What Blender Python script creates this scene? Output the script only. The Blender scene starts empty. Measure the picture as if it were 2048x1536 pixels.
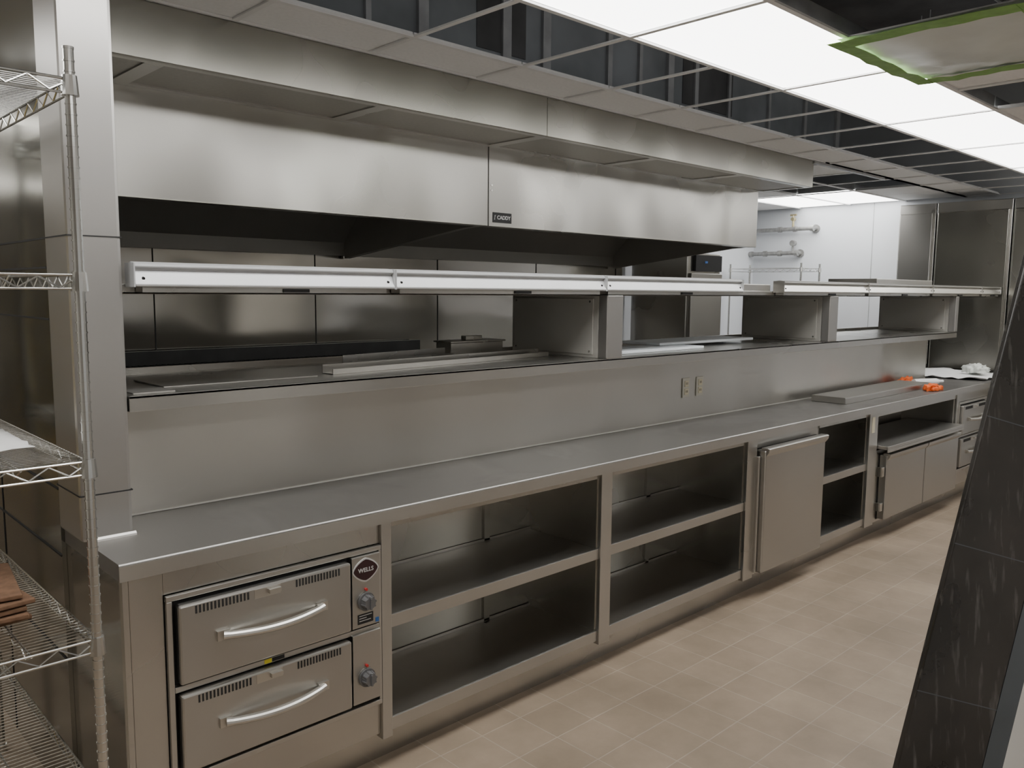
import bpy, bmesh, math, random
from mathutils import Vector, Matrix
random.seed(7)
COL=bpy.context.scene.collection
FZ=-0.09   # floor level
# ------------------------------------------------------------------ materials
def new_mat(name):
    m=bpy.data.materials.new(name); m.use_nodes=True
    nt=m.node_tree; b=nt.nodes['Principled BSDF']
    return m,nt,b
def plain(name,col,rough=0.5,metal=0.0,var=0.06,scale=8.0,emit=None,estr=0,bump=0.0):
    m,nt,b=new_mat(name)
    tc=nt.nodes.new('ShaderNodeTexCoord'); n=nt.nodes.new('ShaderNodeTexNoise')
    n.inputs['Scale'].default_value=scale; n.inputs['Detail'].default_value=4
    nt.links.new(tc.outputs['Object'],n.inputs['Vector'])
    r=nt.nodes.new('ShaderNodeValToRGB')
    r.color_ramp.elements[0].position=0.3; r.color_ramp.elements[1].position=0.7
    r.color_ramp.elements[0].color=tuple(max(0,c*(1-var)) for c in col)+(1,)
    r.color_ramp.elements[1].color=tuple(min(1,c*(1+var)) for c in col)+(1,)
    nt.links.new(n.outputs['Fac'],r.inputs['Fac']); nt.links.new(r.outputs['Color'],b.inputs['Base Color'])
    b.inputs['Roughness'].default_value=rough; b.inputs['Metallic'].default_value=metal
    if bump>0:
        bp=nt.nodes.new('ShaderNodeBump'); bp.inputs['Strength'].default_value=bump; bp.inputs['Distance'].default_value=0.01
        nt.links.new(n.outputs['Fac'],bp.inputs['Height']); nt.links.new(bp.outputs['Normal'],b.inputs['Normal'])
    if emit:
        b.inputs['Emission Color'].default_value=tuple(emit)+(1,); b.inputs['Emission Strength'].default_value=estr
    return m
def steel(name,col=(0.56,0.545,0.52),rough=0.3,grain='x',blotch=0.006,bs=(0.9,0.9,0.35),dust=0.0,var=0.03,aniso=0.5):
    m,nt,b=new_mat(name); N=nt.nodes; Lk=nt.links
    geo=N.new('ShaderNodeNewGeometry')
    mp2=N.new('ShaderNodeMapping'); mp2.inputs['Scale'].default_value=bs
    Lk.new(geo.outputs['Position'],mp2.inputs['Vector'])
    big=N.new('ShaderNodeTexNoise'); big.inputs['Scale'].default_value=2.2; big.inputs['Detail'].default_value=0.0
    Lk.new(mp2.outputs['Vector'],big.inputs['Vector'])
    sm=N.new('ShaderNodeTexNoise'); sm.inputs['Scale'].default_value=1.8; sm.inputs['Detail'].default_value=2
    Lk.new(geo.outputs['Position'],sm.inputs['Vector'])
    mr=N.new('ShaderNodeMapRange'); mr.inputs['From Min'].default_value=0.3; mr.inputs['From Max'].default_value=0.7
    mr.inputs['To Min'].default_value=rough-0.02; mr.inputs['To Max'].default_value=rough+0.03
    Lk.new(sm.outputs['Fac'],mr.inputs['Value']); Lk.new(mr.outputs['Result'],b.inputs['Roughness'])
    r=N.new('ShaderNodeValToRGB'); r.color_ramp.elements[0].position=0.3; r.color_ramp.elements[1].position=0.7
    r.color_ramp.elements[0].color=tuple(c*(1-var) for c in col)+(1,)
    r.color_ramp.elements[1].color=tuple(min(1,c*(1+var)) for c in col)+(1,)
    Lk.new(sm.outputs['Fac'],r.inputs['Fac'])
    Lk.new(r.outputs['Color'],b.inputs['Base Color'])
    b.inputs['Metallic'].default_value=1.0
    b.inputs['Anisotropic'].default_value=aniso
    cx=N.new('ShaderNodeCombineXYZ'); tv={'x':(0.0,0.15,1.0),'z':(1.0,0.9,0.0),'y':(1,0,0.2)}[grain]
    for i in range(3): cx.inputs[i].default_value=tv[i]
    Lk.new(cx.outputs[0],b.inputs['Tangent'])
    if dust>0:
        dn=N.new('ShaderNodeTexNoise'); dn.inputs['Scale'].default_value=1.3; dn.inputs['Detail'].default_value=4; dn.inputs['Distortion'].default_value=0.9
        Lk.new(geo.outputs['Position'],dn.inputs['Vector'])
        dr=N.new('ShaderNodeValToRGB'); dr.color_ramp.elements[0].position=0.42; dr.color_ramp.elements[1].position=0.58
        dr.color_ramp.elements[0].color=(0.42,0.42,0.42,1); dr.color_ramp.elements[1].color=(dust,dust,dust,1)
        Lk.new(dn.outputs['Fac'],dr.inputs['Fac'])
        df=N.new('ShaderNodeBsdfDiffuse'); df.inputs['Color'].default_value=(0.150,0.145,0.138,1)
        ms=N.new('ShaderNodeMixShader'); out=N['Material Output']
        Lk.new(dr.outputs['Color'],ms.inputs['Fac']); Lk.new(b.outputs['BSDF'],ms.inputs[1]); Lk.new(df.outputs['BSDF'],ms.inputs[2])
        Lk.new(ms.outputs['Shader'],out.inputs['Surface'])
    if blotch>0:
        bp=N.new('ShaderNodeBump'); bp.inputs['Strength'].default_value=1.0; bp.inputs['Distance'].default_value=blotch
        Lk.new(big.outputs['Fac'],bp.inputs['Height']); Lk.new(bp.outputs['Normal'],b.inputs['Normal'])
    return m
M={}
M['steel']=steel('brushed_steel',(0.515,0.505,0.48),0.28,'x',0.003)
M['frame']=steel('frame_steel',(0.525,0.515,0.49),0.34,'x',0.0)
M['backsplash']=steel('backsplash_steel',(0.61,0.595,0.56),0.33,'x',0.022,(1.0,1.0,0.4))
M['hood']=steel('hood_steel',(0.525,0.515,0.485),0.28,'x',0.065,(1.2,1.2,0.30))
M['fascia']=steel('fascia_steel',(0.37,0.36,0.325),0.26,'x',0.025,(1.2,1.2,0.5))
M['column']=steel('column_steel',(0.52,0.51,0.495),0.38,'z',0.004,aniso=0.3)
M['wallsteel']=steel('wall_steel',(0.54,0.525,0.49),0.13,'z',0.016,(0.7,0.7,1.4),aniso=0.3)
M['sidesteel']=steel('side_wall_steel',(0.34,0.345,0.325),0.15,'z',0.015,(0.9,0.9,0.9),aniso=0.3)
M['inner']=steel('cabinet_inner_steel',(0.50,0.49,0.46),0.26,'x',0.004)
M['shelf']=steel('cabinet_shelf_steel',(0.50,0.49,0.465),0.30,'x',0.0)
M['counter']=steel('counter_steel',(0.38,0.37,0.355),0.30,'x',0.0,dust=0.64)
M['appliance']=steel('appliance_steel',(0.47,0.46,0.435),0.34,'x',0.002)
M['dull']=plain('dull_steel_sheet',(0.46,0.45,0.42),0.42,0.45,0.03,3)
M['chrome']=plain('chrome_wire',(0.60,0.60,0.58),0.2,1.0,0.03)
M['polished']=plain('polished_handle',(0.60,0.585,0.55),0.32,1.0,0.03)
M['dark']=plain('dark_gap',(0.02,0.02,0.02),0.7)
M['black']=plain('black_plastic',(0.012,0.012,0.013),0.5)
M['iron']=plain('cast_iron',(0.03,0.03,0.03),0.5,0.5,0.2)
M['darkmesh']=plain('perforated_panel',(0.38,0.365,0.335),0.45,0.9,0.05,60)
M['lampwhite']=plain('lamp_reflector_white',(0.56,0.57,0.58),0.35,0.3,0.03)
M['tile']=plain('ceiling_tile',(0.86,0.86,0.86),0.9,0,0.03,60,bump=0.1)
M['grid']=plain('ceiling_grid',(0.80,0.80,0.80),0.5,0.0,0.05)
M['white']=plain('white_wall',(0.70,0.725,0.76),0.45,0,0.03,1.5)
M['paint']=plain('painted_wall',(0.66,0.645,0.61),0.7,0,0.05,2)
M['reflectdark']=plain('dark_reflection_panel',(0.08,0.078,0.073),0.5,0,0.2,2)
M['plenum']=plain('plenum_board',(0.22,0.235,0.25),0.8,0,0.35,1.6)
M['deck']=plain('deck_concrete',(0.09,0.09,0.092),0.9,0,0.3,3)
M['galv']=plain('galvanised_metal',(0.34,0.345,0.35),0.5,0.3,0.2,6)
M['pipe']=plain('grey_pipe',(0.34,0.34,0.33),0.4,0.6,0.2,20)
M['brass']=plain('brass_valve',(0.42,0.37,0.22),0.35,0.8)
M['light']=plain('light_panel_diffuser',(0.9,0.9,0.9),0.5,0,0.01,emit=(1.0,0.985,0.955),estr=7.6)
M['caulk']=plain('white_caulk',(0.62,0.61,0.57),0.6)
M['ivory']=plain('ivory_plastic',(0.72,0.67,0.50),0.4)
M['red']=plain('red_lens',(0.45,0.03,0.03),0.3)
M['maroon']=plain('badge_maroon',(0.035,0.012,0.014),0.3)
M['silver']=plain('badge_silver',(0.70,0.70,0.70),0.35,0.4)
M['outletplate']=plain('outlet_plate',(0.62,0.60,0.53),0.4,0.2)
M['blue']=plain('blue_label',(0.03,0.12,0.35),0.4)
M['yellow']=plain('yellow_label',(0.75,0.65,0.05),0.5)
M['orange']=plain('orange_cloth',(0.85,0.16,0.03),0.7,0,0.15,20,bump=0.4)
M['paper']=plain('white_paper',(0.82,0.82,0.82),0.7,0,0.04,5,bump=0.3)
M['foam']=plain('white_board',(0.78,0.83,0.88),0.5,0,0.03)
M['card']=plain('brown_cardboard',(0.19,0.105,0.06),0.85,0,0.25,30,bump=0.3)
M['greentape']=plain('green_tape',(0.24,0.44,0.11),0.6,0,0.15,20)
M['plastic']=plain('plastic_sheet',(0.72,0.75,0.71),0.3,0,0.10,3,bump=0.5)
M['greyedge']=plain('grey_board_edge',(0.075,0.083,0.09),0.5,0.1,0.1)
M['knob']=plain('knob_grey',(0.16,0.16,0.165),0.35,0.3)
M['display']=plain('blue_display',(0.02,0.03,0.06),0.2,emit=(0.15,0.35,0.9),estr=0.25)
M['yellowpaint']=plain('yellow_fibreglass',(0.75,0.55,0.04),0.45)
def scuffed():
    m,nt,b=new_mat('scuffed_black_wrap'); N=nt.nodes; Lk=nt.links
    tc=N.new('ShaderNodeTexCoord'); mp=N.new('ShaderNodeMapping'); mp.inputs['Scale'].default_value=(60,60,4); mp.inputs['Rotation'].default_value=(0.9,1.1,0.3)
    Lk.new(tc.outputs['Object'],mp.inputs['Vector'])
    n=N.new('ShaderNodeTexNoise'); n.inputs['Scale'].default_value=1.4; n.inputs['Detail'].default_value=8
    Lk.new(mp.outputs['Vector'],n.inputs['Vector'])
    n2=N.new('ShaderNodeTexNoise'); n2.inputs['Scale'].default_value=4; n2.inputs['Detail'].default_value=6
    Lk.new(tc.outputs['Object'],n2.inputs['Vector'])
    r=N.new('ShaderNodeValToRGB'); r.color_ramp.elements[0].position=0.58; r.color_ramp.elements[1].position=0.82
    r.color_ramp.elements[0].color=(0,0,0,1); r.color_ramp.elements[1].color=(0.09,0.087,0.083,1)
    r2=N.new('ShaderNodeValToRGB'); r2.color_ramp.elements[0].position=0.35; r2.color_ramp.elements[1].position=0.7
    r2.color_ramp.elements[0].color=(0.015,0.013,0.011,1); r2.color_ramp.elements[1].color=(0.042,0.036,0.031,1)
    ad=N.new('ShaderNodeMix'); ad.data_type='RGBA'; ad.blend_type='ADD'; ad.inputs['Factor'].default_value=1.0
    Lk.new(n.outputs['Fac'],r.inputs['Fac']); Lk.new(n2.outputs['Fac'],r2.inputs['Fac'])
    Lk.new(r.outputs['Color'],ad.inputs[6]); Lk.new(r2.outputs['Color'],ad.inputs[7]); Lk.new(ad.outputs[2],b.inputs['Base Color'])
    mr=N.new('ShaderNodeMapRange'); mr.inputs['To Min'].default_value=0.12; mr.inputs['To Max'].default_value=0.5
    Lk.new(n2.outputs['Fac'],mr.inputs['Value']); Lk.new(mr.outputs['Result'],b.inputs['Roughness'])
    bp=N.new('ShaderNodeBump'); bp.inputs['Strength'].default_value=0.4; bp.inputs['Distance'].default_value=0.012
    Lk.new(n2.outputs['Fac'],bp.inputs['Height']); Lk.new(bp.outputs['Normal'],b.inputs['Normal'])
    return m
M['scuff']=scuffed()
def floor_mat():
    m,nt,b=new_mat('quarry_tile_floor'); N=nt.nodes; Lk=nt.links
    geo=N.new('ShaderNodeNewGeometry'); mp=N.new('ShaderNodeMapping')
    mp.inputs['Location'].default_value=(0.03,0.05,0)
    Lk.new(geo.outputs['Position'],mp.inputs['Vector'])
    br=N.new('ShaderNodeTexBrick'); br.offset=0.0; br.squash=1.0
    br.inputs['Scale'].default_value=1.0; br.inputs['Brick Width'].default_value=0.21; br.inputs['Row Height'].default_value=0.21
    br.inputs['Mortar Size'].default_value=0.003; br.inputs['Mortar Smooth'].default_value=0.5; br.inputs['Bias'].default_value=0.0
    br.inputs['Color1'].default_value=(0.262,0.205,0.150,1); br.inputs['Color2'].default_value=(0.295,0.233,0.172,1); br.inputs['Mortar'].default_value=(0.35,0.29,0.225,1)
    Lk.new(mp.outputs['Vector'],br.inputs['Vector'])
    n=N.new('ShaderNodeTexNoise'); n.inputs['Scale'].default_value=1.7; n.inputs['Detail'].default_value=9; n.inputs['Roughness'].default_value=0.65
    Lk.new(geo.outputs['Position'],n.inputs['Vector'])
    r=N.new('ShaderNodeValToRGB'); r.color_ramp.elements[0].position=0.38; r.color_ramp.elements[1].position=0.68
    r.color_ramp.elements[0].color=(0.86,0.86,0.86,1); r.color_ramp.elements[1].color=(1.25,1.25,1.27,1)
    Lk.new(n.outputs['Fac'],r.inputs['Fac'])
    mx=N.new('ShaderNodeMix'); mx.data_type='RGBA'; mx.blend_type='MULTIPLY'; mx.inputs['Factor'].default_value=1.0
    Lk.new(br.outputs['Color'],mx.inputs[6]); Lk.new(r.outputs['Color'],mx.inputs[7]); Lk.new(mx.outputs[2],b.inputs['Base Color'])
    b.inputs['Roughness'].default_value=0.5
    bp=N.new('ShaderNodeBump'); bp.invert=True; bp.inputs['Strength'].default_value=0.4; bp.inputs['Distance'].default_value=0.002
    Lk.new(br.outputs['Fac'],bp.inputs['Height']); Lk.new(bp.outputs['Normal'],b.inputs['Normal'])
    return m
M['floor']=floor_mat()
# ------------------------------------------------------------------ helpers
WL={}
def finish(name,bm,mat,parent=None,bevel=0.0,smooth=False,kind=None,label=None,category=None,group=None,mats=None,origin=None):
    bmesh.ops.recalc_face_normals(bm,faces=bm.faces)
    me=bpy.data.meshes.new(name)
    vs=[v.co for v in bm.verts]
    lo=Vector((min(v.x for v in vs),min(v.y for v in vs),min(v.z for v in vs)))
    hi=Vector((max(v.x for v in vs),max(v.y for v in vs),max(v.z for v in vs)))
    c=origin if origin else Vector(((lo.x+hi.x)/2,(lo.y+hi.y)/2,lo.z))
    bmesh.ops.translate(bm,verts=bm.verts,vec=-c)
    bm.to_mesh(me); bm.free()
    if mats:
        for k in mats: me.materials.append(M[k])
    else: me.materials.append(M[mat])
    if smooth:
        for p in me.polygons: p.use_smooth=True
    o=bpy.data.objects.new(name,me); COL.objects.link(o)
    if parent is not None:
        o.parent=parent; o.location=c-WL[parent.name]
    else: o.location=c
    WL[o.name]=c.copy()
    if bevel>0:
        md=o.modifiers.new('bevel','BEVEL'); md.width=bevel; md.segments=2; md.limit_method='ANGLE'; md.harden_normals=False
    if kind: o['kind']=kind
    if label: o['label']=label
    if category: o['category']=category
    if group: o['group']=group
    return o
def thing(name,loc,label,category,group=None):
    o=bpy.data.objects.new(name,None); o.empty_display_size=0.1; COL.objects.link(o)
    o.location=loc; WL[o.name]=Vector(loc); o['label']=label; o['category']=category
    if group: o['group']=group
    return o
def addbox(bm,x0,x1,y0,y1,z0,z1,mi=0):
    v=[bm.verts.new(p) for p in [(x0,y0,z0),(x1,y0,z0),(x1,y1,z0),(x0,y1,z0),(x0,y0,z1),(x1,y0,z1),(x1,y1,z1),(x0,y1,z1)]]
    for f in [(0,3,2,1),(4,5,6,7),(0,1,5,4),(1,2,6,5),(2,3,7,6),(3,0,4,7)]:
        fc=bm.faces.new([v[i] for i in f]); fc.material_index=mi
def boxes(name,lst,mat,**k):
    bm=bmesh.new()
    for b in lst: addbox(bm,*b)
    return finish(name,bm,mat,**k)
def multi(name,lst,mat,**k):
    return [boxes(name,[b],mat,**k) for b in lst]
def addprism(bm,prof,a0,a1,axis='x',mi=0):
    def P(a,u,v): return (a,u,v) if axis=='x' else ((u,a,v) if axis=='y' else (u,v,a))
    A=[bm.verts.new(P(a0,u,v)) for u,v in prof]; B=[bm.verts.new(P(a1,u,v)) for u,v in prof]
    n=len(prof)
    f=[bm.faces.new(A),bm.faces.new(B[::-1])]
    for i in range(n): f.append(bm.faces.new([A[i],B[i],B[(i+1)%n],A[(i+1)%n]]))
    for q in f: q.material_index=mi
def prism(name,prof,a0,a1,mat,axis='x',**k):
    bm=bmesh.new(); addprism(bm,prof,a0,a1,axis); return finish(name,bm,mat,**k)
def addtube(bm,p0,p1,r,n=6,r1=None,mi=0):
    p0=Vector(p0);p1=Vector(p1); d=(p1-p0)
    if d.length<1e-6: return
    d.normalize(); a=d.orthogonal().normalized(); b=d.cross(a); r1=r if r1 is None else r1
    A=[bm.verts.new(p0+(a*math.cos(2*math.pi*i/n)+b*math.sin(2*math.pi*i/n))*r) for i in range(n)]
    B=[bm.verts.new(p1+(a*math.cos(2*math.pi*i/n)+b*math.sin(2*math.pi*i/n))*r1) for i in range(n)]
    fs=[bm.faces.new(A[::-1]),bm.faces.new(B)]
    for i in range(n): fs.append(bm.faces.new([A[i],A[(i+1)%n],B[(i+1)%n],B[i]]))
    for q in fs: q.material_index=mi
def addsweep(bm,pts,rads,n=10,flat=1.0):
    rings=[]
    pts=[Vector(p) for p in pts]
    ref=Vector((0,0,1))
    for i,p in enumerate(pts):
        d=(pts[min(i+1,len(pts)-1)]-pts[max(i-1,0)]).normalized()
        a=d.cross(ref)
        if a.length<0.01: a=d.cross(Vector((0,1,0)))
        a.normalize(); b=a.cross(d).normalized()
        rings.append([bm.verts.new(p+(a*math.cos(2*math.pi*j/n)+b*math.sin(2*math.pi*j/n)*flat)*rads[i]) for j in range(n)])
    bm.faces.new(rings[0]); bm.faces.new(rings[-1][::-1])
    for i in range(len(rings)-1):
        for j in range(n):
            bm.faces.new([rings[i][j],rings[i+1][j],rings[i+1][(j+1)%n],rings[i][(j+1)%n]])
def tubes(name,lst,mat,n=6,**k):
    bm=bmesh.new()
    for t in lst: addtube(bm,t[0],t[1],t[2],n)
    return finish(name,bm,mat,**k)
def text(name,body,size,loc,mat,parent):
    cu=bpy.data.curves.new(name,'FONT'); cu.body=body; cu.size=size; cu.extrude=0.0006; cu.align_x='CENTER'; cu.align_y='CENTER'; cu.offset=size*0.012
    t=bpy.data.objects.new(name+'_src',cu); COL.objects.link(t)
    bpy.context.view_layer.update()
    dg=bpy.context.evaluated_depsgraph_get()
    me=bpy.data.meshes.new_from_object(t.evaluated_get(dg)); 
    bpy.data.objects.remove(t)
    me.transform(Matrix.Rotation(math.pi/2,4,'X')); me.materials.clear(); me.materials.append(M[mat])
    o=bpy.data.objects.new(name,me); COL.objects.link(o); o.parent=parent; o.location=Vector(loc)-WL[parent.name]; WL[o.name]=Vector(loc)
    return o
# ------------------------------------------------------------------ room
S=dict(kind='structure')
boxes('floor',[(-2.8,10.2,-4.4,3.6,FZ-0.1,FZ)],'floor',**S)
bm=bmesh.new(); addbox(bm,-2.8,10.2,-4.5,-4.4,FZ,3.8,0)
for a,b_,z,mi in ((-2.2,-1.0,2.1,1),(0.3,1.5,2.3,2),(2.4,3.1,2.2,1),(3.4,4.6,2.3,2),(5.0,5.8,2.2,1),(6.8,7.4,2.2,1),(7.6,8.8,2.3,2)):
    addbox(bm,a,b_,-4.4,-4.36,FZ,z,mi)  # dark and white panels added out of view to vary the steel's reflections
finish('wall_front',bm,None,mats=['paint','reflectdark','white'],**S)
boxes('wall_left',[(-2.9,-2.8,-4.5,3.6,FZ,3.8)],'paint',**S)
boxes('wall_right',[(9.7,9.8,-4.4,3.6,FZ,3.8)],'white',**S)
bm=bmesh.new(); addbox(bm,-2.8,6.45,2.83,3.0,FZ,3.8,0)
for x in (1.937,3.05,4.143,5.25,6.35): addbox(bm,x-0.003,x+0.003,2.826,2.83,FZ,1.95,1)
finish('wall_back',bm,None,mats=['wallsteel','dark'],**S)
boxes('wall_back_white',[(6.45,9.7,3.3,3.45,FZ,3.8),(6.45,6.5,2.83,3.3,FZ,3.8)],'white',**S)
boxes('trim_1',[(9.696,9.7,1.78,1.784,FZ,2.7)],'galv',**S)
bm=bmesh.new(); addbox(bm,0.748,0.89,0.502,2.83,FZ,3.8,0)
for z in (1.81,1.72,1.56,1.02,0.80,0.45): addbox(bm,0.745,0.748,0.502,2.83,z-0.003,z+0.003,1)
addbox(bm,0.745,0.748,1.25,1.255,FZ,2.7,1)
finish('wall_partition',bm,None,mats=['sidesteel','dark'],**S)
boxes('ceiling_deck',[(-2.8,10.2,-4.5,3.6,3.8,3.9)],'deck',**S)
bm=bmesh.new(); addbox(bm,-2.8,7.0,0.95,1.0,2.72,3.8,0)
x=-2.6
while x<6.9:
    w=random.choice([0.03,0.04,0.06]); addbox(bm,x,x+w,0.93,0.95,2.72,3.8,1); x+=random.choice([0.3,0.41,0.55])
for x,w in ((0.9,0.5),(2.9,0.35),(4.7,0.6)): addbox(bm,x,x+w,0.945,0.949,2.9,3.5,2)
finish('wall_plenum',bm,None,mats=['plenum','galv','deck'],**S)
mod=0.625
xs=[2.78+mod*i for i in range(-8,12)]
ys=[-0.14+mod*i for i in range(-7,2)]+[0.81]
ys2=[0.81,1.435,2.06,2.685,3.3]
plast=[];tiles=[]
for i in range(len(xs)-1):
    x0=xs[i]
    for j in range(len(ys)-1):
        y0,y1=ys[j],ys[j+1]
        t='tile'; k=round((x0-2.78)/mod)
        if abs(y0+0.765)<0.01: t='light'
        elif abs(y0+0.14)<0.01: t='open'
        elif abs(y0+1.39)<0.01:
            t={-3:'open',-2:'open',-1:'open',0:'open',1:'plast',2:'tile',3:'open',4:'tile',5:'tile',6:'open',7:'open'}.get(k,'tile')
        elif abs(y0+3.265)<0.01: t='light' if k in (-4,-3,-2,-1,4,5,6,7) else 'tile'
        elif abs(y0+2.015)<0.01: t='open' if i%3==0 else 'tile'
        if t=='tile' : tiles.append((x0,x0+mod,y0,y1))
        if t=='plast': plast.append((x0,x0+mod,y0,y1)); 
    if x0>6.3:
        for j in range(4):
            y0,y1=ys2[j],ys2[j+1]
            if j in (1,2) and x0>8.3: pass
            elif j in (0,1) and 7.0<x0<8.2: pass
            else: tiles.append((x0,x0+mod,y0,y1))
    if x0<0.0:
        for j in range(3):
            y0,y1=ys2[j],min(ys2[j+1],2.82)
            if j==1 and -1.2<x0: continue
            tiles.append((x0,x0+mod,y0,y1))
tiles.append((0.28,0.74,0.81,2.82))
bm=bmesh.new()
for a in tiles: addbox(bm,a[0]+0.004,min(a[1],9.7)-0.004,a[2]+0.004,a[3]-0.004,2.700,2.715)
finish('ceiling',bm,'tile',**S)
bm=bmesh.new()
hw=0.012
for y in ys: addbox(bm,-2.3,9.7,y-hw,y+hw,2.690,2.699)
for x in xs:
    for j in range(len(ys)-1):
        if abs(ys[j]+0.765)<0.01 and round((x-2.78)/mod)%2==1: continue
        addbox(bm,x-hw,x+hw,ys[j],ys[j+1],2.691,2.6985)
for y in ys2: addbox(bm,6.45,9.7,y-hw,y+hw,2.690,2.699)
for x in xs:
    if 6.4<x<9.0: addbox(bm,x-hw,x+hw,0.81,3.3,2.691,2.6985)
finish('trim_2',bm,'grid',**S)
LS=[]
for k in range(-4,6):
    LS.append((2.78+1.25*k,2.78+1.25*(k+1),-0.765,-0.14))
LS+= [(0.28,1.53,-3.265,-2.64),(1.53,2.78,-3.265,-2.64),(5.28,6.53,-3.265,-2.64),(6.53,7.78,-3.265,-2.64),(8.40,9.66,1.435,2.06),(8.40,9.66,2.06,2.685),(-0.97,0.28,1.435,2.06)]  # rear-row panels and the left-side one are unseen, added as fill light
for a in LS:
    x0=max(a[0],-2.2);x1=min(a[1],9.68)
    p=thing('ceiling_light',((x0+x1)/2,(a[2]+a[3])/2,2.70),'glowing white rectangular flat panel light set in the ceiling grid','ceiling light','recessed ceiling light panels')
    boxes('diffuser',[(x0+0.012,x1-0.012,a[2]+0.012,a[3]-0.012,2.701,2.706)],'light',parent=p)
    boxes('housing',[(x0+0.01,x1-0.01,a[2]+0.01,a[3]-0.01,2.708,2.77)],'galv',parent=p)
for a in plast:
    x0,x1,y0,y1=a
    p=thing('plastic_ceiling_cover',((x0+x1)/2,(y0+y1)/2,2.66),'milky plastic sheet edged with green masking tape on the ceiling grid','plastic sheet')
    bm=bmesh.new()
    n=14; g=[]
    for i in range(n+1):
        row=[]
        for j in range(n+1):
            u,v=i/n,j/n; sag=0.03*math.sin(math.pi*u)*math.sin(math.pi*v)+random.uniform(-.004,.004)
            row.append(bm.verts.new((x0-0.03+u*(mod+0.26),y0-0.03+v*(mod+0.06),2.685-sag)))
        g.append(row)
    for i in range(n):
        for j in range(n): bm.faces.new([g[i][j],g[i+1][j],g[i+1][j+1],g[i][j+1]])
    finish('sheet',bm,'plastic',parent=p,smooth=True)
    xe=x1+0.2
    def wavy(px0,py0,px1,py1,w):
        bm=bmesh.new(); A=Vector((px0,py0,0)); B=Vector((px1,py1,0)); d=(B-A).normalized(); nr=Vector((-d.y,d.x,0)); n=10; prev=None
        for i in range(n+1):
            c=A.lerp(B,i/n); c.z=2.668+random.uniform(-.003,.003); o1=random.uniform(-.009,.009)
            a_=bm.verts.new(c+nr*(w/2+o1)); b_=bm.verts.new(c-nr*(w/2-o1)+Vector((0,0,random.uniform(-.004,.0))))
            if prev: bm.faces.new([prev[0],prev[1],b_,a_])
            prev=(a_,b_)
        o=finish('tape',bm,'greentape',parent=p); md=o.modifiers.new('s','SOLIDIFY'); md.thickness=0.002
    wavy(x0-0.05,y0-0.02,xe+0.05,y0-0.02,0.07); wavy(x0-0.05,y1+0.02,xe+0.05,y1+0.02,0.07); wavy(x0-0.02,y0,x0-0.02,y1,0.09); wavy(xe+0.02,y0,xe+0.02,y1,0.08)
p=thing('air_duct',(3.7,-1.6,3.2),'galvanised rectangular air duct running above the open ceiling grid','air duct')
boxes('duct',[(-1.5,9.0,-1.9,-1.3,3.2,3.55)],'galv',parent=p)
for x in (0.5,3.5,6.5): boxes('hanger',[(x,x+0.03,-1.62,-1.6,3.55,3.8)],'galv',parent=p)
for i,(y,z) in enumerate(((0.2,3.0),(0.3,3.12),(-1.05,2.98))):
    p=thing('conduit',(3.5,y,z),'thin grey metal conduit above the open ceiling grid','conduit','conduits above the ceiling')
    tubes('tube',[((-2.5,y,z),(9.5,y,z),0.012)],'galv',n=8,parent=p)
    for x in (0.2,2.4,4.6,6.8): tubes('hanger',[((x+i*0.1,y,z),(x+i*0.1,y,3.8),0.004)],'galv',n=6,parent=p)
ld=bpy.data.lights.new('plenum_fill_light','AREA'); ld.shape='RECTANGLE'; ld.size=8; ld.size_y=0.4; ld.energy=12; ld.color=(1.0,0.99,0.97)  # unseen area light added to brighten the space above the open cells
lo=bpy.data.objects.new('plenum_fill_light',ld); COL.objects.link(lo); lo.location=(3.2,-0.45,3.7); lo.rotation_euler=(math.radians(50),0,0)
# yellow step ladder (unseen, added beside the partition to give the steel its yellow reflection)
p=thing('reflection_ladder',(-0.9,1.0,FZ),'unseen yellow step ladder added to tint the reflection in the steel side wall','ladder')
for y in (0.75,1.25):
    bm=bmesh.new(); addtube(bm,(-1.1,y,FZ),(-0.8,1.0+(y-1.0)*0.6,2.0),0.04,6); finish('rail',bm,'yellowpaint',parent=p)
    bm=bmesh.new(); addtube(bm,(-0.3,y,FZ),(-0.76,1.0+(y-1.0)*0.6,2.0),0.04,6); finish('rail',bm,'yellowpaint',parent=p)
for k in range(6):
    z=0.2+k*0.3; xx=-0.34-0.22*(z/2.0)-0.0; hwid=0.25-0.1*(z+0.09)/2.09
    boxes('step',[(xx-0.06,xx+0.04,1.0-hwid,1.0+hwid,z,z+0.03)],'yellowpaint',parent=p)
# ------------------------------------------------------------------ column at left end
bm=bmesh.new()
addprism(bm,[(0.744,0.27),(0.894,0.27),(0.894,0.5),(0.744,0.5)],0.893,2.69,'z')
c=finish('column',bm,'column',bevel=0.012,label='brushed stainless steel clad column rising from the worktop to the ceiling',category='column')
multi('seam',[(0.7425,0.8955,0.2685,0.5,1.808,1.812),(0.7425,0.8955,0.2685,0.5,1.035,1.039)],'dark',parent=c)
prism('foot',[(0.262,0.8925),(0.27,0.8925),(0.27,0.905),(0.264,0.899)],0.765,0.900,'frame',parent=c)
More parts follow.
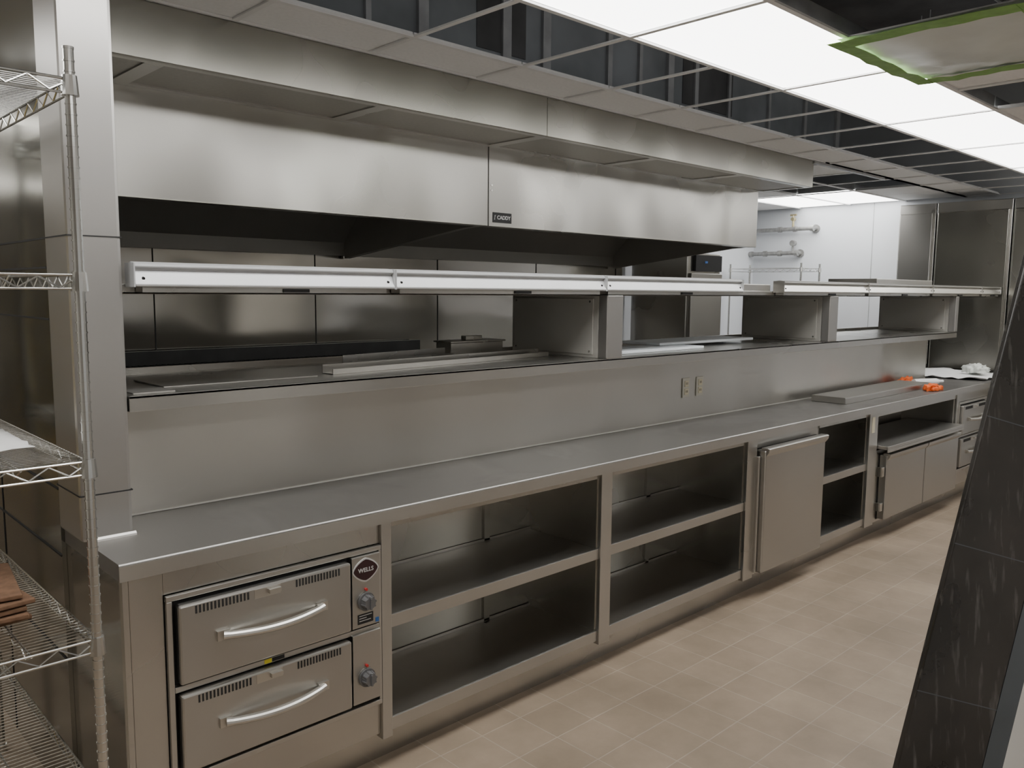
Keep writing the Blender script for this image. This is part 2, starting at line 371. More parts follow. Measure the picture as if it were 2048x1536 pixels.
# ------------------------------------------------------------------ worktop + backsplash
w=thing('worktop',(4.8,0.25,0.84),'long brushed stainless steel worktop with dusty patches on top','worktop')
prism('top',[(0.0,0.843),(0.0,0.888),(0.004,0.892),(0.5,0.892),(0.5,0.842),(0.02,0.842),(0.02,0.843)],0.758,8.0,'counter',parent=w,bevel=0.003)
boxes('extension',[(8.0,9.14,0.0,1.0,0.842,0.892)],'counter',parent=w,bevel=0.003)
boxes('front_edge',[(0.757,9.14,-0.004,0.0,0.842,0.886)],'frame',parent=w)
b=thing('backsplash',(4.5,0.5,0.892),'tall brushed stainless steel backsplash between worktop and pass shelf','backsplash')
boxes('panel',[(0.896,8.0,0.502,0.56,0.893,1.276)],'backsplash',parent=b)
boxes('caulk_joint',[(0.896,8.0,0.496,0.502,0.893,0.898)],'caulk',parent=b)
# ------------------------------------------------------------------ base cabinets
Y0=0.03
c=thing('base_cabinet',(1.2,0.3,0.05),'stainless steel cabinet housing stacked warming drawers under the worktop','cabinet')
boxes('body',[(0.770,0.790,Y0,0.48,0.05,0.84),(0.790,0.886,Y0,0.05,0.05,0.84),(0.886,1.645,Y0,0.05,0.764,0.84),(0.886,1.645,Y0,0.05,0.05,0.170),(0.790,1.645,0.05,0.46,0.05,0.07),(0.79,1.645,0.46,0.48,0.05,0.84)],'steel',parent=c,bevel=0.002)
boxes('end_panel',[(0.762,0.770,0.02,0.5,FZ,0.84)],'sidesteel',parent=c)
boxes('stile',[(1.645,1.688,0.015,0.06,0.03,0.84)],'frame',parent=c,bevel=0.002)
def drawer_warmer(x0,logo,label):
    W=thing('drawer_warmer',(x0+0.378,0.25,0.172),label,'drawer warmer')
    X=lambda v:x0+(v-0.888)
    boxes('frame',[(X(0.888),X(1.643),0.014,0.034,0.745,0.762),(X(0.888),X(1.643),0.014,0.034,0.172,0.19),(X(0.888),X(0.905),0.014,0.034,0.19,0.745),(X(1.632),X(1.643),0.014,0.034,0.19,0.745),(X(0.905),X(1.632),0.014,0.034,0.460,0.478)],'frame',parent=W,bevel=0.002)
    boxes('box',[(X(0.905),X(1.632),0.034,0.42,0.18,0.755)],'dark',parent=W)
    for k,dz in enumerate((0.0,-0.278)):
        d=boxes('drawer',[(X(0.914),X(1.503),-0.010,0.026,0.489+dz,0.733+dz)],'appliance',parent=W,bevel=0.007)
        bm=bmesh.new(); pts=[];rad=[]
        n=18
        for i in range(n+1):
            u=i/n; xx=X(1.045)+u*0.34
            pts.append((xx,-0.018-0.032*math.sin(math.pi*u)**0.8,0.612+dz-0.006*math.sin(math.pi*u)))
            rad.append(0.0135+0.002*math.sin(math.pi*u)+ (0.003 if i in (0,n) else 0))
        addsweep(bm,pts,rad,12,0.85)
        for xx in (X(1.045),X(1.385)): addbox(bm,xx-0.020,xx+0.020,-0.020,-0.010,0.598+dz,0.628+dz)
        finish('handle',bm,'polished',parent=d,smooth=False,label='polished curved metal pull handle')
        for a,bb in ((0.966,1.130),(1.297,1.455)):
            L=[]
            for i in range(15):
                xx=X(a)+(bb-a)*i/14; L.append((xx-0.0028,xx+0.0028,-0.0112,-0.0098,0.700+dz,0.724+dz))
            boxes('vent_slots',L,'dark',parent=d)
        boxes('latch',[(X(1.195),X(1.235),-0.026,-0.010,0.706+dz,0.720+dz),(X(1.150),X(1.24),-0.0115,-0.010,0.696+dz,0.7262+dz)],'polished',parent=d,bevel=0.002)
        cp=boxes('control_panel',[(X(1.514),X(1.630),0.002,0.034,0.487+dz,0.742+dz)],'appliance',parent=W,bevel=0.003)
        kx=X(1.568)
        bm=bmesh.new(); addtube(bm,(kx,0.002,0.578+dz),(kx,-0.006,0.578+dz),0.033,24); addtube(bm,(kx,-0.006,0.578+dz),(kx,-0.03,0.578+dz),0.025,20,0.021)
        for i in range(8):
            an=i*math.pi/4+0.2; addtube(bm,(kx+0.024*math.cos(an),-0.008,0.578+dz+0.024*math.sin(an)),(kx+0.021*math.cos(an),-0.03,0.578+dz+0.021*math.sin(an)),0.004,6)
        addbox(bm,kx-0.003,kx+0.003,-0.036,-0.03,0.560+dz,0.596+dz)
        finish('knob',bm,'knob',parent=cp,label='grey round temperature knob')
        tubes('indicator_lamp',[((kx,0.002,0.622+dz),(kx,-0.006,0.622+dz),0.005)],'red',n=10,parent=cp)
        tubes('dial_ring',[((kx,0.003,0.578+dz),(kx,0.0005,0.578+dz),0.037)],'appliance',n=24,parent=cp)
        if k==0 and logo:
            bm=bmesh.new()
            def lens(a,h,y0,y1,mi):
                pr=[]
                for q in range(40):
                    t=2*math.pi*q/40; cc,ss=math.cos(t),math.sin(t)
                    pr.append((kx+a*math.copysign(abs(cc)**1.35,cc),0.692+dz+h*math.copysign(abs(ss)**1.35,ss)))
                addprism(bm,pr,y0,y1,'y',mi)
            lens(0.054,0.043,0.002,-0.0005,0); lens(0.049,0.037,-0.0005,-0.0016,1)
            finish('badge',bm,None,mats=['silver','maroon'],parent=cp,label='dark maroon diamond badge with silver rim')
            text('badge_lettering','WELLS',0.021,(kx,-0.0022,0.692+dz),'silver',cp)
            boxes('rating_label',[(X(1.535),X(1.598),0.0005,0.002,0.500,0.535)],'black',parent=cp)
            boxes('blue_sticker',[(X(1.608),X(1.622),0.0005,0.002,0.492,0.508)],'blue',parent=cp)
            multi('label_rule',[(X(1.540),X(1.592),-0.0002,0.0005,0.528,0.530),(X(1.540),X(1.570),-0.0002,0.0005,0.519,0.521),(X(1.540),X(1.588),-0.0002,0.0005,0.510,0.512)],'silver',parent=cp)
    if logo:
        boxes('warning_label',[(X(1.19),X(1.215),0.0125,0.014,0.463,0.477)],'yellow',parent=W)
        boxes('warning_strip',[(X(1.217),X(1.26),0.0125,0.014,0.464,0.476)],'black',parent=W)
    else:
        multi('surround',[(X(0.888),X(1.643),0.03,0.05,0.764,0.84),(X(0.888),X(1.643),0.03,0.05,0.05,0.170)],'steel',parent=W)
    return W
drawer_warmer(0.888,True,'built-in stainless steel two-drawer food warmer with curved handles and knobs')
drawer_warmer(7.452,False,'two-drawer stainless steel food warmer beside the low refrigerator doors')
c=thing('base_cabinet',(8.7,0.4,0.05),'plain stainless steel base cabinet at the end of the worktop','cabinet')
boxes('body',[(8.22,9.1,0.03,0.9,0.05,0.84)],'steel',parent=c,bevel=0.002)
def open_cab(x0,x1,stileL,hole=None,lab=''):
    c=thing('open_shelf_cabinet',((x0+x1)/2,0.25,0.05),lab,'cabinet','open shelf cabinets under the worktop')
    boxes('body',[(x0,x0+0.006,0.04,0.48,0.05,0.838),(x1-0.006,x1,0.04,0.48,0.05,0.838),(x0,x1,0.474,0.48,0.05,0.838),(x0,x1,0.03,0.06,0.815,0.838),(x0+0.73*(x1-x0),x0+0.73*(x1-x0)+0.035,0.464,0.474,0.06,0.83)],'inner',parent=c)
    if stileL: boxes('stile',[(x0-stileL,x0,0.015,0.05,0.03,0.84)],'frame',parent=c,bevel=0.002)
    for z in (0.487,0.095):
        bm=bmesh.new()
        addbox(bm,x0+0.006,x1-0.006,0.032,0.470,z-0.004,z,0)
        addbox(bm,x0+0.001,x1-0.001,0.026,0.032,z-0.048,z,1)
        addbox(bm,x0+0.001,x1-0.001,0.032,0.06,z-0.048,z-0.045,0)
        addbox(bm,x0+0.006,x1-0.006,0.464,0.470,z,z+0.012,1)
        finish('shelf',bm,None,mats=['shelf','frame'],parent=c,bevel=0.001)
    if hole: tubes('pipe_hole',[((hole[0],0.474,hole[1]),(hole[0],0.471,hole[1]),0.018)],'dark',n=16,parent=c)
open_cab(1.690,2.850,0,(2.38,0.70),'open stainless steel cabinet with two shelves and a drilled back')
open_cab(2.925,4.103,0.075,(3.38,0.72),'open stainless steel cabinet with two empty shelves')
open_cab(4.987,5.698,0,None,'narrow open stainless steel cabinet with two empty shelves')
def handle_lip(name,x0,x1,z,yf,parent):
    return prism(name,[(yf,z-0.035),(yf-0.018,z-0.010),(yf-0.020,z+0.010),(yf-0.008,z+0.014),(yf+0.03,z+0.014),(yf+0.03,z),(yf,z)],x0,x1,'frame',parent=parent,bevel=0.002)
r=thing('undercounter_refrigerator',(4.55,0.25,0.03),'stainless steel single-door undercounter refrigerator with integrated top pull','refrigerator')
boxes('body',[(4.105,4.205,0.015,0.48,0.03,0.84),(4.205,4.985,0.04,0.48,0.03,0.84)],'steel',parent=r,bevel=0.002)
d=boxes('door',[(4.225,4.950,-0.03,0.032,0.060,0.775)],'appliance',parent=r,bevel=0.008)
handle_lip('handle',4.225,4.950,0.775,-0.03,d)
boxes('hinge',[(4.205,4.222,0.0,0.03,0.06,0.74)],'frame',parent=r,bevel=0.004)
boxes('gasket',[(4.222,4.953,0.032,0.04,0.058,0.778)],'black',parent=r)
r=thing('undercounter_refrigerator',(6.6,0.25,0.03),'low two-door stainless steel refrigerator with an open bay above','refrigerator')
boxes('body',[(5.70,5.835,0.015,0.05,0.03,0.84),(7.40,7.45,0.02,0.05,0.03,0.84),(5.835,7.40,0.035,0.48,0.03,0.555),(5.835,7.40,0.46,0.48,0.555,0.838),(5.835,5.845,0.04,0.48,0.555,0.838),(7.39,7.40,0.04,0.48,0.555,0.838),(5.835,7.40,0.03,0.05,0.80,0.84)],'frame',parent=r,bevel=0.002)
boxes('ledge',[(5.85,7.36,-0.06,0.40,0.575,0.60),(5.85,7.36,-0.06,-0.05,0.555,0.575)],'frame',parent=r,bevel=0.003)
for a,bb in ((5.93,6.64),(6.66,7.36)):
    boxes('gasket',[(a,bb,0.030,0.036,0.05,0.522)],'black',parent=r)
    d=boxes('door',[(a,bb,-0.025,0.030,0.055,0.520)],'appliance',parent=r,bevel=0.006)
    handle_lip('handle',a,bb,0.520,-0.025,d)
multi('hinge',[(5.88,5.92,-0.015,0.035,0.37,0.44),(5.88,5.92,-0.015,0.035,0.12,0.18)],'chrome',parent=r,bevel=0.003)
boxes('thermostat_plate',[(5.735,5.775,0.012,0.015,0.70,0.81)],'ivory',parent=r)
boxes('baseboard_front',[(0.80,9.1,0.10,0.12,FZ,0.048)],'inner',**S)
# ------------------------------------------------------------------ pass-through shelf
ps=thing('pass_through_shelf',(4.4,0.6,1.28),'long stainless steel pass-through shelf with dividers and overshelf','pass-through shelf')
bm=bmesh.new(); addbox(bm,0.896,8.05,0.27,0.96,1.318,1.328); addbox(bm,0.896,8.05,0.27,0.276,1.278,1.328); addbox(bm,0.896,8.05,0.276,0.52,1.278,1.282)
addbox(bm,0.896,8.05,0.955,0.965,1.28,1.352)
finish('shelf_deck',bm,'steel',parent=ps,bevel=0.004)
for x0,x1 in ((3.168,3.290),(5.545,5.670),(7.985,8.05)):
    prism('divider_post',[(0.268,1.328),(0.268,1.644),(0.33,1.644),(0.33,1.328)],x0,x1,'column',parent=ps,bevel=0.006)
    bm=bmesh.new(); addbox(bm,x0+0.004,x1-0.004,0.33,0.95,1.328,1.640,0)
    addbox(bm,x0-0.004,x0+0.004,0.36,0.93,1.345,1.625,0)
    dp=finish('divider_panel',bm,None,mats=['dull'],parent=ps,bevel=0.003)
    for yy in (0.38,0.91):
        for zz in (1.36,1.61): tubes('screw',[((x0-0.004,yy,zz),(x0-0.007,yy,zz),0.006)],'chrome',n=8,parent=dp)
boxes('overshelf',[(0.896,9.0,0.33,0.95,1.640,1.648),(0.896,9.0,0.33,0.338,1.640,1.672),(0.896,9.0,0.942,0.95,1.640,1.672)],'steel',parent=ps,bevel=0.002)
def heat_lamp(x0,x1):
    h=thing('heat_lamp',((x0+x1)/2,0.28,1.655),'long white metal strip heat lamp along the overshelf front','heat lamp','strip heat lamps on the overshelf')
    bm=bmesh.new()
    addprism(bm,[(0.325,1.664),(0.325,1.734),(0.290,1.740),(0.268,1.738),(0.258,1.731),(0.257,1.724),(0.272,1.717),(0.264,1.704),(0.248,1.670),(0.250,1.664)],x0+0.004,x1-0.004)
    mt='lampwhite' if x0<4.5 else 'frame'
    finish('housing',bm,mt,parent=h,bevel=0.002)
    boxes('emitter_channel',[(x0+0.03,x1-0.03,0.268,0.325,1.646,1.664)],'steel',parent=h)
    boxes('name_label',[((x0+x1)/2+0.02,(x0+x1)/2+0.12,0.262,0.268,1.648,1.660)],'black',parent=h)
    for xx in (x0+0.03,x1-0.03): tubes('screw',[((xx,0.262,1.69),(xx,0.254,1.688),0.005)],'iron',n=8,parent=h)
    multi('end_cap',[(x0,x0+0.004,0.250,0.327,1.662,1.736),(x1-0.004,x1,0.250,0.327,1.662,1.736)],mt,parent=h)
for a,bb in ((0.919,1.884),(1.886,3.136),(3.138,4.388),(4.865,6.115),(6.117,7.367),(7.369,8.6),(8.602,9.15)): heat_lamp(a,bb)
# ------------------------------------------------------------------ outlets
for x in (4.19,4.335):
    p=boxes('wall_outlet',[(x-0.036,x+0.036,0.495,0.501,1.03,1.148)],'outletplate',bevel=0.002,label='ivory duplex power outlet with steel plate on the backsplash',category='power outlet',group='outlets on the backsplash')
    multi('receptacle',[(x-0.019,x+0.019,0.491,0.495,1.046,1.084),(x-0.019,x+0.019,0.491,0.495,1.094,1.132)],'ivory',parent=p,bevel=0.003)
    multi('socket_slot',[(x-0.008,x-0.005,0.490,0.491,1.06,1.074),(x+0.005,x+0.008,0.490,0.491,1.06,1.074),(x-0.008,x-0.005,0.490,0.491,1.108,1.122),(x+0.005,x+0.008,0.490,0.491,1.108,1.122)],'dark',parent=p)
# ------------------------------------------------------------------ exhaust hoods
def hood(x0,x1,logo):
    h=thing('exhaust_hood',((x0+x1)/2,2.0,1.9),'large brushed stainless steel canopy exhaust hood over the cook line','exhaust hood','canopy exhaust hoods')
    boxes('front_panel',[(x0,x1,1.28,1.31,2.035,2.495),(x0,x1,1.31,1.36,2.035,2.045)],'hood',parent=h,bevel=0.004)
    boxes('top',[(x0,x1,1.31,2.82,2.475,2.495)],'dull',parent=h)
    boxes('back_panel',[(x0,x1,2.79,2.825,1.90,2.475)],'dull',parent=h)
    for xx in (x0,x1-0.02):
        prism('end_skirt',[(1.31,2.475),(1.31,2.04),(1.5,2.03),(2.79,1.88),(2.79,2.475)],xx,xx+0.02,'dull',parent=h)
    prism('filter_bank',[(2.35,2.47),(2.79,2.02),(2.79,1.99),(2.31,2.47)],x0+0.02,x1-0.02,'dull',parent=h)
    if logo:
        boxes('nameplate',[(x0+0.03,x0+0.180,1.2775,1.28,2.058,2.117)],'black',parent=h)
        text('nameplate_lettering','CADDY',0.031,(x0+0.117,1.2770,2.0875),'silver',h)
        prism('nameplate_emblem',[(x0+0.039,2.074),(x0+0.047,2.074),(x0+0.046,2.085),(x0+0.053,2.102),(x0+0.043,2.100),(x0+0.042,2.088)],1.2765,1.2775,'galv',axis='y',parent=h)
        for z in (2.27,2.24): tubes('rivet',[((x0+0.02,1.28,z),(x0+0.02,1.276,z),0.006)],'chrome',n=8,parent=h)
hood(0.896,3.284,False); hood(3.290,6.28,True)
p=thing('supply_air_plenum',(3.6,1.05,2.48),'stainless steel supply air plenum with perforated panels along the hood front','air plenum')
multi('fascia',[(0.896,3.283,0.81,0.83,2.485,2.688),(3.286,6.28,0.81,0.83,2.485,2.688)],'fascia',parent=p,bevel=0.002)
xb=[0.896,1.24,2.26,3.285,4.3,5.3,6.28]
L=[(0.896,6.28,0.83,0.865,2.485,2.50),(0.896,6.28,1.235,1.279,2.485,2.50)]
for x in xb: L.append((max(0.896,x-0.035),min(6.28,x+0.035),0.865,1.235,2.485,2.50))
boxes('underside_frame',L,'steel',parent=p)
multi('perforated_panel',[(xb[i]+0.035,xb[i+1]-0.035,0.865,1.235,2.491,2.502) for i in range(6)],'darkmesh',parent=p)
boxes('end_cap',[(6.26,6.28,0.83,1.279,2.50,2.688)],'steel',parent=p)
boxes('corner_trim',[(6.28,7.6,0.80,0.83,2.67,2.688)],'galv',parent=p)
# ------------------------------------------------------------------ cook line
g=thing('charbroiler',(2.5,2.4,FZ),'dark cast-iron charbroiler on a stainless steel stand under the hood','charbroiler')
boxes('body',[(1.5,3.9,2.05,2.78,0.75,1.15)],'inner',parent=g,bevel=0.01)
multi('leg',[(x,x+0.05,y,y+0.05,FZ,0.75) for x in (1.52,2.65,3.83) for y in (2.07,2.7)],'frame',parent=g)
L=[]
x=1.54
while x<3.85: L.append((x,x+0.014,2.08,2.72,1.17,1.20)); x+=0.035
L+= [(1.52,3.88,2.08,2.10,1.15,1.18),(1.52,3.88,2.70,2.72,1.15,1.18)]
boxes('grate',L,'iron',parent=g)
boxes('splash_guard',[(1.5,3.9,2.74,2.78,1.15,1.28)],'iron',parent=g)
boxes('control_panel',[(1.5,3.9,2.03,2.05,0.95,1.12)],'steel',parent=g)
g=thing('griddle',(5.0,2.4,FZ),'stainless steel griddle range with dark flat top under the hood','griddle')
boxes('body',[(4.1,6.2,2.05,2.78,0.05,1.0)],'inner',parent=g,bevel=0.01)
multi('leg',[(x,x+0.05,y,y+0.05,FZ,0.05) for x in (4.12,6.12) for y in (2.07,2.7)],'frame',parent=g)
boxes('plate',[(4.12,6.18,2.07,2.74,1.0,1.03)],'iron',parent=g)
boxes('splash_guard',[(4.1,6.2,2.74,2.78,1.0,1.15)],'steel',parent=g)
u=thing('upright_refrigerator',(6.83,2.5,FZ),'tall stainless steel upright cabinet with a small dark control display','refrigerator')
boxes('body',[(6.56,7.12,2.15,2.80,FZ+0.1,2.03)],'steel',parent=u,bevel=0.008)
multi('caster',[(x,x+0.05,y,y+0.05,FZ,FZ+0.1) for x in (6.58,7.05) for y in (2.17,2.72)],'black',parent=u)
boxes('door',[(6.58,7.10,2.11,2.15,0.1,1.84)],'appliance',parent=u,bevel=0.006)
q=boxes('control_panel',[(6.66,7.10,2.12,2.15,1.86,2.01)],'black',parent=u)
boxes('display',[(6.81,6.85,2.115,2.12,1.935,1.955)],'display',parent=q)
for i,(y0,y1) in enumerate(((0.93,1.30),(0.22,0.92),(-0.50,0.21))):
    t=thing('reach_in_refrigerator',(9.4,(y0+y1)/2,FZ),'tall brushed stainless steel reach-in refrigerator at the end of the line','refrigerator','tall refrigerators at the end wall')
    xf=9.22
    boxes('body',[(xf,9.69,y0,y1,FZ+0.1,2.60)],'steel',parent=t,bevel=0.006)
    multi('leg',[(x,x+0.05,y,y+0.05,FZ,FZ+0.1) for x in (xf+0.02,9.6) for y in (y0+0.02,y1-0.07)],'frame',parent=t)
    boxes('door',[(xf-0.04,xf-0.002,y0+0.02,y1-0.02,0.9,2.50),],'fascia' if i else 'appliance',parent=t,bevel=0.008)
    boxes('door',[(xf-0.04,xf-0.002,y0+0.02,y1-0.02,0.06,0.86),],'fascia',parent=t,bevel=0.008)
# ------------------------------------------------------------------ pipes
def pipe(z,y0,y1,up,valve,label):
    x=9.60
    p=thing('water_pipe',(x,(y0+y1)/2,z),label,'pipe')
    bm=bmesh.new(); addtube(bm,(x,y0,z),(x,y1,z),0.025,10)
    for yy in (y0,y0+0.22,y0+0.42,y1-0.02): addtube(bm,(x,yy-0.02,z),(x,yy+0.025,z),0.035,10)
    addtube(bm,(x,y0,z),(x+0.1,y0,z),0.025,10); addtube(bm,(9.68,y0,z),(9.70,y0,z),0.05,12)
    finish('pipe_run',bm,'pipe',parent=p,smooth=False)
    yv=y0+up
    bm=bmesh.new(); addtube(bm,(x,yv,z),(x,yv,z+0.12),0.015,8)
    addtube(bm,(x-0.03,yv,z+0.12),(x+0.03,yv,z+0.12),0.035 if not valve else 0.022,12)
    if valve: addtube(bm,(x,yv,z+0.12),(x,yv,z+0.17),0.012,8); addtube(bm,(x,yv-0.04,z+0.17),(x,yv+0.04,z+0.17),0.012,8)
    finish('valve' if valve else 'gauge',bm,'brass' if valve else 'pipe',parent=p)
pipe(2.44,2.47,3.29,0.25,True,'grey threaded water pipe with brass valve on the white wall')
pipe(2.15,2.66,3.29,0.05,False,'grey threaded water pipe with pressure gauge on the white wall')
# ------------------------------------------------------------------ wire shelving
def wire_rack(name,x0,x1,y0,y1,zs,ztop,label,detail=True,group=None):
    r=thing(name,((x0+x1)/2,(y0+y1)/2,FZ),label,'wire shelving',group)
    for (px,py) in ((x0,y0),(x1,y0),(x0,y1),(x1,y1)):
        bm=bmesh.new(); addtube(bm,(px,py,FZ+0.03),(px,py,ztop),0.0125,14); addtube(bm,(px,py,FZ),(px,py,FZ+0.03),0.018,10)
        addtube(bm,(px,py,ztop),(px,py,ztop+0.006),0.0135,14)
        if detail and (px,py)==(x1,y0):
            z=FZ+0.06
            while z<ztop-0.01: addtube(bm,(px,py,z),(px,py,z+0.004),0.0140,14); z+=0.0254
        finish('post',bm,'chrome',parent=r)
    for z in zs:
        bm=bmesh.new(); h=0.034
        for zz in (z,z-h):
            rr=0.0032
            addtube(bm,(x0,y0,zz),(x1,y0,zz),rr); addtube(bm,(x0,y1,zz),(x1,y1,zz),rr)
            addtube(bm,(x0,y0,zz),(x0,y1,zz),rr); addtube(bm,(x1,y0,zz),(x1,y1,zz),rr)
        def zig(p,q,step=0.045):
            p=Vector(p);q=Vector(q); n=max(2,int((q-p).length/step)); n+=n%2
            prev=None
            for i in range(n*2+1):
                u=i/(n*2); ph=u*n*math.pi
                pt=p.lerp(q,u); pt.z=z-h/2+ (h/2-0.003)*math.cos(ph)
                if prev is not None: addtube(bm,prev,pt,0.0024,5)
                prev=pt
        zig((x0,y0,0),(x1,y0,0)); zig((x1,y0,0),(x1,y1,0))
        if detail: zig((x0,y0,0),(x0,y1,0)); zig((x0,y1,0),(x1,y1,0))
        y=y0+0.02
        while y<y1-0.01: addtube(bm,(x0,y,z+0.002),(x1,y,z+0.002),0.0016,4); y+=0.021 if detail else 0.04
        for k in (1,2):
            xx=x0+(x1-x0)*k/3; addtube(bm,(xx,y0,z-0.003),(xx,y1,z-0.003),0.003); 
            if detail: zig((xx,y0,0),(xx,y1,0),0.06)
        for (px,py) in ((x0,y0),(x1,y0),(x0,y1),(x1,y1)):
            addtube(bm,(px,py,z-h-0.006),(px,py,z+0.008),0.021,14,0.0175)
        finish('wire_shelf',bm,'chrome',parent=r)
    return r
wire_rack('wire_shelving_unit',0.20,0.662,-0.105,1.10,(2.165,1.690,1.215,0.740,0.300),2.235,'chrome wire shelving unit beside the stainless steel column')
wire_rack('wire_shelving_unit',9.00,9.45,2.28,3.2,(1.95,1.12),2.0,'chrome wire shelving unit against the white kitchen wall',False)
for i in range(5):
    bm=bmesh.new(); z=0.7445+i*0.017; dx=random.uniform(-.02,.015); dy=random.uniform(-.03,.03)
    addbox(bm,0.24+dx,0.555+dx,0.13+dy,0.46+dy,z,z+0.013)
    o=finish('cardboard_pad',bm,'card',bevel=0.003,label='flat brown fibre pad stacked on the wire shelf',category='cardboard',group='brown pads on the wire shelf')
    o.rotation_euler=(0,0,random.uniform(-.12,.12))
def sheet(name,x0,x1,y0,y1,z,mat,amp,label,cat,n=12,rot=0):
    bm=bmesh.new(); g=[]
    for i in range(n+1):
        g.append([bm.verts.new((x0+(x1-x0)*i/n+random.uniform(-amp,amp)*0.5,y0+(y1-y0)*j/n+random.uniform(-amp,amp)*0.5,z+random.uniform(0,amp))) for j in range(n+1)])
    for i in range(n):
        for j in range(n): bm.faces.new([g[i][j],g[i+1][j],g[i+1][j+1],g[i][j+1]])
    o=finish(name,bm,mat,smooth=True,label=label,category=cat); o.rotation_euler=(0,0,rot)
    md=o.modifiers.new('s','SOLIDIFY'); md.thickness=0.002
    return o
sheet('plastic_wrap',0.26,0.60,0.12,0.5,1.226,'paper',0.007,'thin white plastic wrap lying on the wire shelf','plastic wrap')
# ------------------------------------------------------------------ loose things on pass shelf
def strip(name,p,q,w,z,mat,label,h=0.02,cat='metal strip'):
    p=Vector((p[0],p[1],0));q=Vector((q[0],q[1],0)); L=(q-p).length; an=math.atan2(q.y-p.y,q.x-p.x)
    bm=bmesh.new()
    addprism(bm,[(-w/2,0),(w/2,0),(w/2,h),(w/2-0.003,h),(w/2-0.003,0.003),(-w/2+0.003,0.003),(-w/2+0.003,h*0.6),(-w/2,h*0.6)],-L/2,L/2)
    o=finish(name,bm,mat,label=label,category=cat)
    o.location=((p.x+q.x)/2,(p.y+q.y)/2,z); o.rotation_euler=(0,0,an); return o
strip('metal_channel',(1.72,0.48),(3.08,0.62),0.07,1.329,'steel','long loose stainless steel channel lying on the pass shelf',0.035)
strip('metal_channel',(1.90,0.62),(2.55,0.74),0.06,1.329,'steel','short loose stainless steel channel lying behind a longer one',0.055)
boxes('steel_plate',[(1.06,1.64,0.42,0.70,1.329,1.333)],'steel',label='thin flat stainless steel plate lying on the pass shelf',category='metal plate')
boxes('steel_plate',[(0.92,1.05,0.30,0.42,1.329,1.333)],'frame',label='small square stainless steel plate lying on the pass shelf',category='metal plate')
p=thing('steel_box',(2.78,0.86,1.328),'small stainless steel box with lid standing on the pass shelf','box')
boxes('body',[(2.62,2.97,0.81,0.93,1.329,1.40)],'steel',parent=p,bevel=0.003); boxes('lid',[(2.61,2.98,0.80,0.94,1.40,1.408),(2.75,2.86,0.85,0.89,1.408,1.43)],'steel',parent=p,bevel=0.002)
boxes('white_board',[(3.42,4.25,0.42,0.66,1.329,1.345)],'foam',bevel=0.003,label='flat white cutting board lying on the pass shelf',category='cutting board',group='white boards on the pass shelf')
boxes('white_board',[(4.00,5.05,0.56,0.84,1.346,1.362)],'foam',bevel=0.003,label='long white cutting board overlapping another one on the pass shelf',category='cutting board',group='white boards on the pass shelf')
boxes('steel_tray',[(6.60,7.75,0.40,0.80,1.650,1.78)],'frame',bevel=0.004,label='long stainless steel tray stored on the overshelf',category='tray')
boxes('steel_tray',[(4.392,4.86,0.342,0.66,1.650,1.715)],'frame',bevel=0.004,label='small stainless steel tray stored between heat lamps',category='tray')
bm=bmesh.new()
addbox(bm,5.64,7.2,0.17,0.42,0.930,0.938); addbox(bm,5.64,7.2,0.17,0.176,0.893,0.932); addbox(bm,5.64,5.646,0.17,0.42,0.893,0.932); addbox(bm,7.194,7.2,0.17,0.42,0.893,0.932); addbox(bm,5.64,7.2,0.414,0.42,0.893,0.932)
finish('steel_cover',bm,'frame',bevel=0.004,label='long shallow stainless steel cover lying upside down on the worktop',category='steel cover')
def lump(name,c,s,mat,label,cat,seed,z=0.893):
    random.seed(seed); bm=bmesh.new(); bmesh.ops.create_icosphere(bm,subdivisions=4,radius=1)
    for v in bm.verts:
        k=1+0.30*math.sin(v.co.x*9+seed)*math.cos(v.co.y*8+seed*2)+0.22*math.sin(v.co.y*15+v.co.x*11)
        v.co=Vector((v.co.x*s[0]*k,v.co.y*s[1]*k,max(-0.3,v.co.z)*s[2]*k))+Vector(c)
    zmin=min(v.co.z for v in bm.verts)
    for v in bm.verts: v.co.z+=z-zmin
    return finish(name,bm,mat,smooth=True,label=label,category=cat)
lump('orange_cloth',(7.02,0.09,0.93),(0.09,0.055,0.034),'orange','crumpled bright orange cloth lying on the worktop edge','cloth',3)
lump('orange_cloth',(7.38,0.43,0.93),(0.13,0.034,0.038),'orange','crumpled orange and red wrapper beside the steel cover','cloth',5)
bm=bmesh.new(); addtube(bm,(7.28,0.33,0.921),(7.50,0.23,0.921),0.027,14); addtube(bm,(7.50,0.23,0.921),(7.54,0.212,0.921),0.027,14,0.012); addtube(bm,(7.54,0.212,0.921),(7.57,0.20,0.921),0.012,12)
finish('white_bottle',bm,'paper',label='small white plastic bottle lying on its side on the worktop',category='bottle')
sheet('paper_sheet',8.10,8.95,0.06,0.92,0.897,'paper',0.03,'large white drawing sheets spread on the worktop end','paper',rot=0.08)
lump('plastic_bag',(8.55,0.25,0.95),(0.12,0.09,0.05),'plastic','crumpled clear plastic bag on top of the paper sheets','plastic bag',8,0.932)
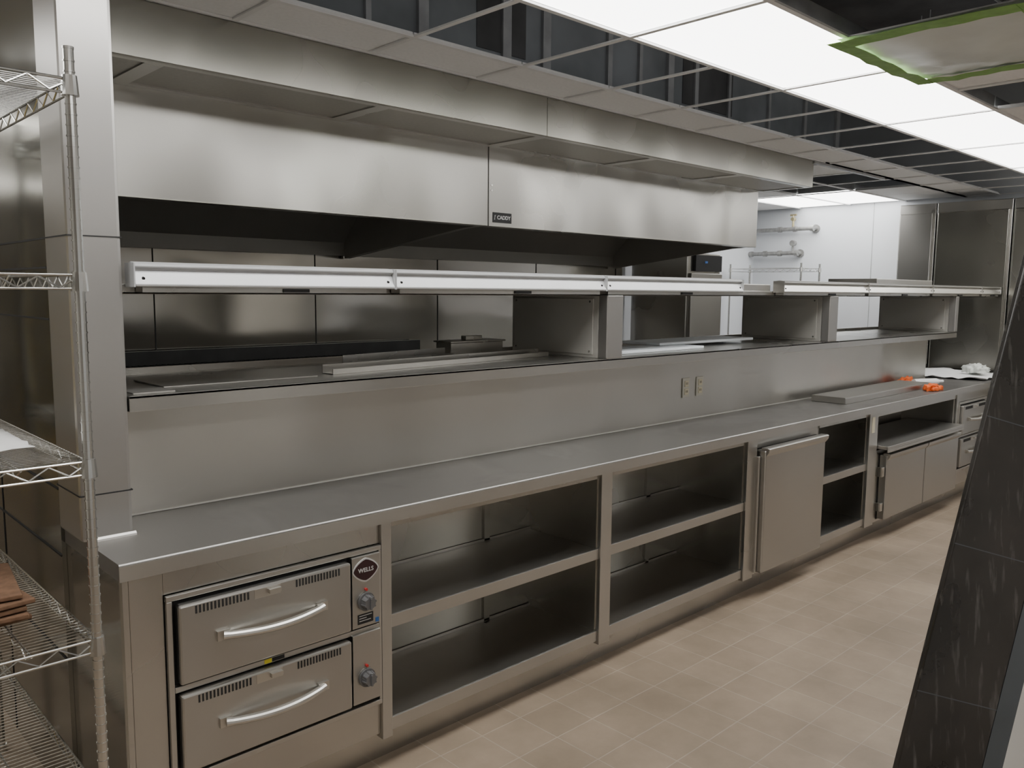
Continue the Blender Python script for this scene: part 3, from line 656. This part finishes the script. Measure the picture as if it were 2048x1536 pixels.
# ------------------------------------------------------------------ leaning wrapped board + low white cabinet
P0=Vector((1.515,-1.690,FZ)); P1=Vector((2.200,-1.870,2.2))
u=(P1-P0).normalized(); hh=Vector((0.80,-0.60,0)); nn=u.cross(hh).normalized(); vv=nn.cross(u).normalized()
def quadbox(bm,o,U_,L,V_,W,N_,T,mi):
    a=[o,o+V_*W,o+V_*W+N_*T,o+N_*T]; b=[q+U_*L for q in a]
    A=[bm.verts.new(q) for q in a];B=[bm.verts.new(q) for q in b]
    fs=[bm.faces.new(A[::-1]),bm.faces.new(B)]+[bm.faces.new([A[i],A[(i+1)%4],B[(i+1)%4],B[i]]) for i in range(4)]
    for f in fs: f.material_index=mi
if nn.y<0: nn=-nn
if vv.x<0: vv=-vv
B0=P0+Vector((0,0,0.06))
bm=bmesh.new(); quadbox(bm,B0,u,2.35,vv,0.19,nn,0.016,0)
o=finish('leaning_board',bm,'scuff',bevel=0.003,label='tall black plastic-wrapped board with scuffs leaning on a low white cabinet',category='board')
bm=bmesh.new(); quadbox(bm,B0+vv*0.19,u,2.35,vv,0.045,nn,0.03,0)
finish('edge_strip',bm,'greyedge',parent=o)
for s,dv in ((0.90,0.0),(1.22,0.02),(1.50,0.0),(1.86,-0.01)):
    bm=bmesh.new(); quadbox(bm,B0+u*s-nn*0.0008+vv*0.001,(u+vv*dv).normalized(),0.002,vv,0.188,nn,0.0008,0)
    finish('wrap_seam',bm,'greyedge',parent=o)
p=thing('white_cabinet',(2.4,-2.3,FZ),'low white painted cabinet behind the leaning black board','cabinet')
boxes('body',[(2.10,2.75,-2.95,-1.84,FZ+0.08,1.10)],'paint',parent=p,bevel=0.005)
boxes('plinth',[(2.13,2.72,-2.92,-1.87,FZ,FZ+0.08)],'dark',parent=p)
# ------------------------------------------------------------------ camera
f=1660.0; yaw=math.radians(46.3); p=math.radians(6.4); rho=0.0084
Rh=Vector((math.sin(yaw),-math.cos(yaw),0)); F=Vector((math.cos(yaw)*math.cos(p),math.sin(yaw)*math.cos(p),-math.sin(p)))
U0=Rh.cross(F); R=Rh*math.cos(rho)+U0*math.sin(rho); U=U0*math.cos(rho)-Rh*math.sin(rho)
cd=bpy.data.cameras.new('camera'); cam=bpy.data.objects.new('camera',cd); COL.objects.link(cam)
cam.matrix_world=Matrix((( R.x,U.x,-F.x,0),(R.y,U.y,-F.y,-2.37),(R.z,U.z,-F.z,1.66),(0,0,0,1)))
cd.sensor_width=36; cd.lens=f/2048*36; cd.clip_start=0.05
bpy.context.scene.camera=cam
w=bpy.data.worlds.new('world'); w.use_nodes=True; w.node_tree.nodes['Background'].inputs[0].default_value=(0.5,0.5,0.5,1); w.node_tree.nodes['Background'].inputs[1].default_value=0.2
bpy.context.scene.world=w
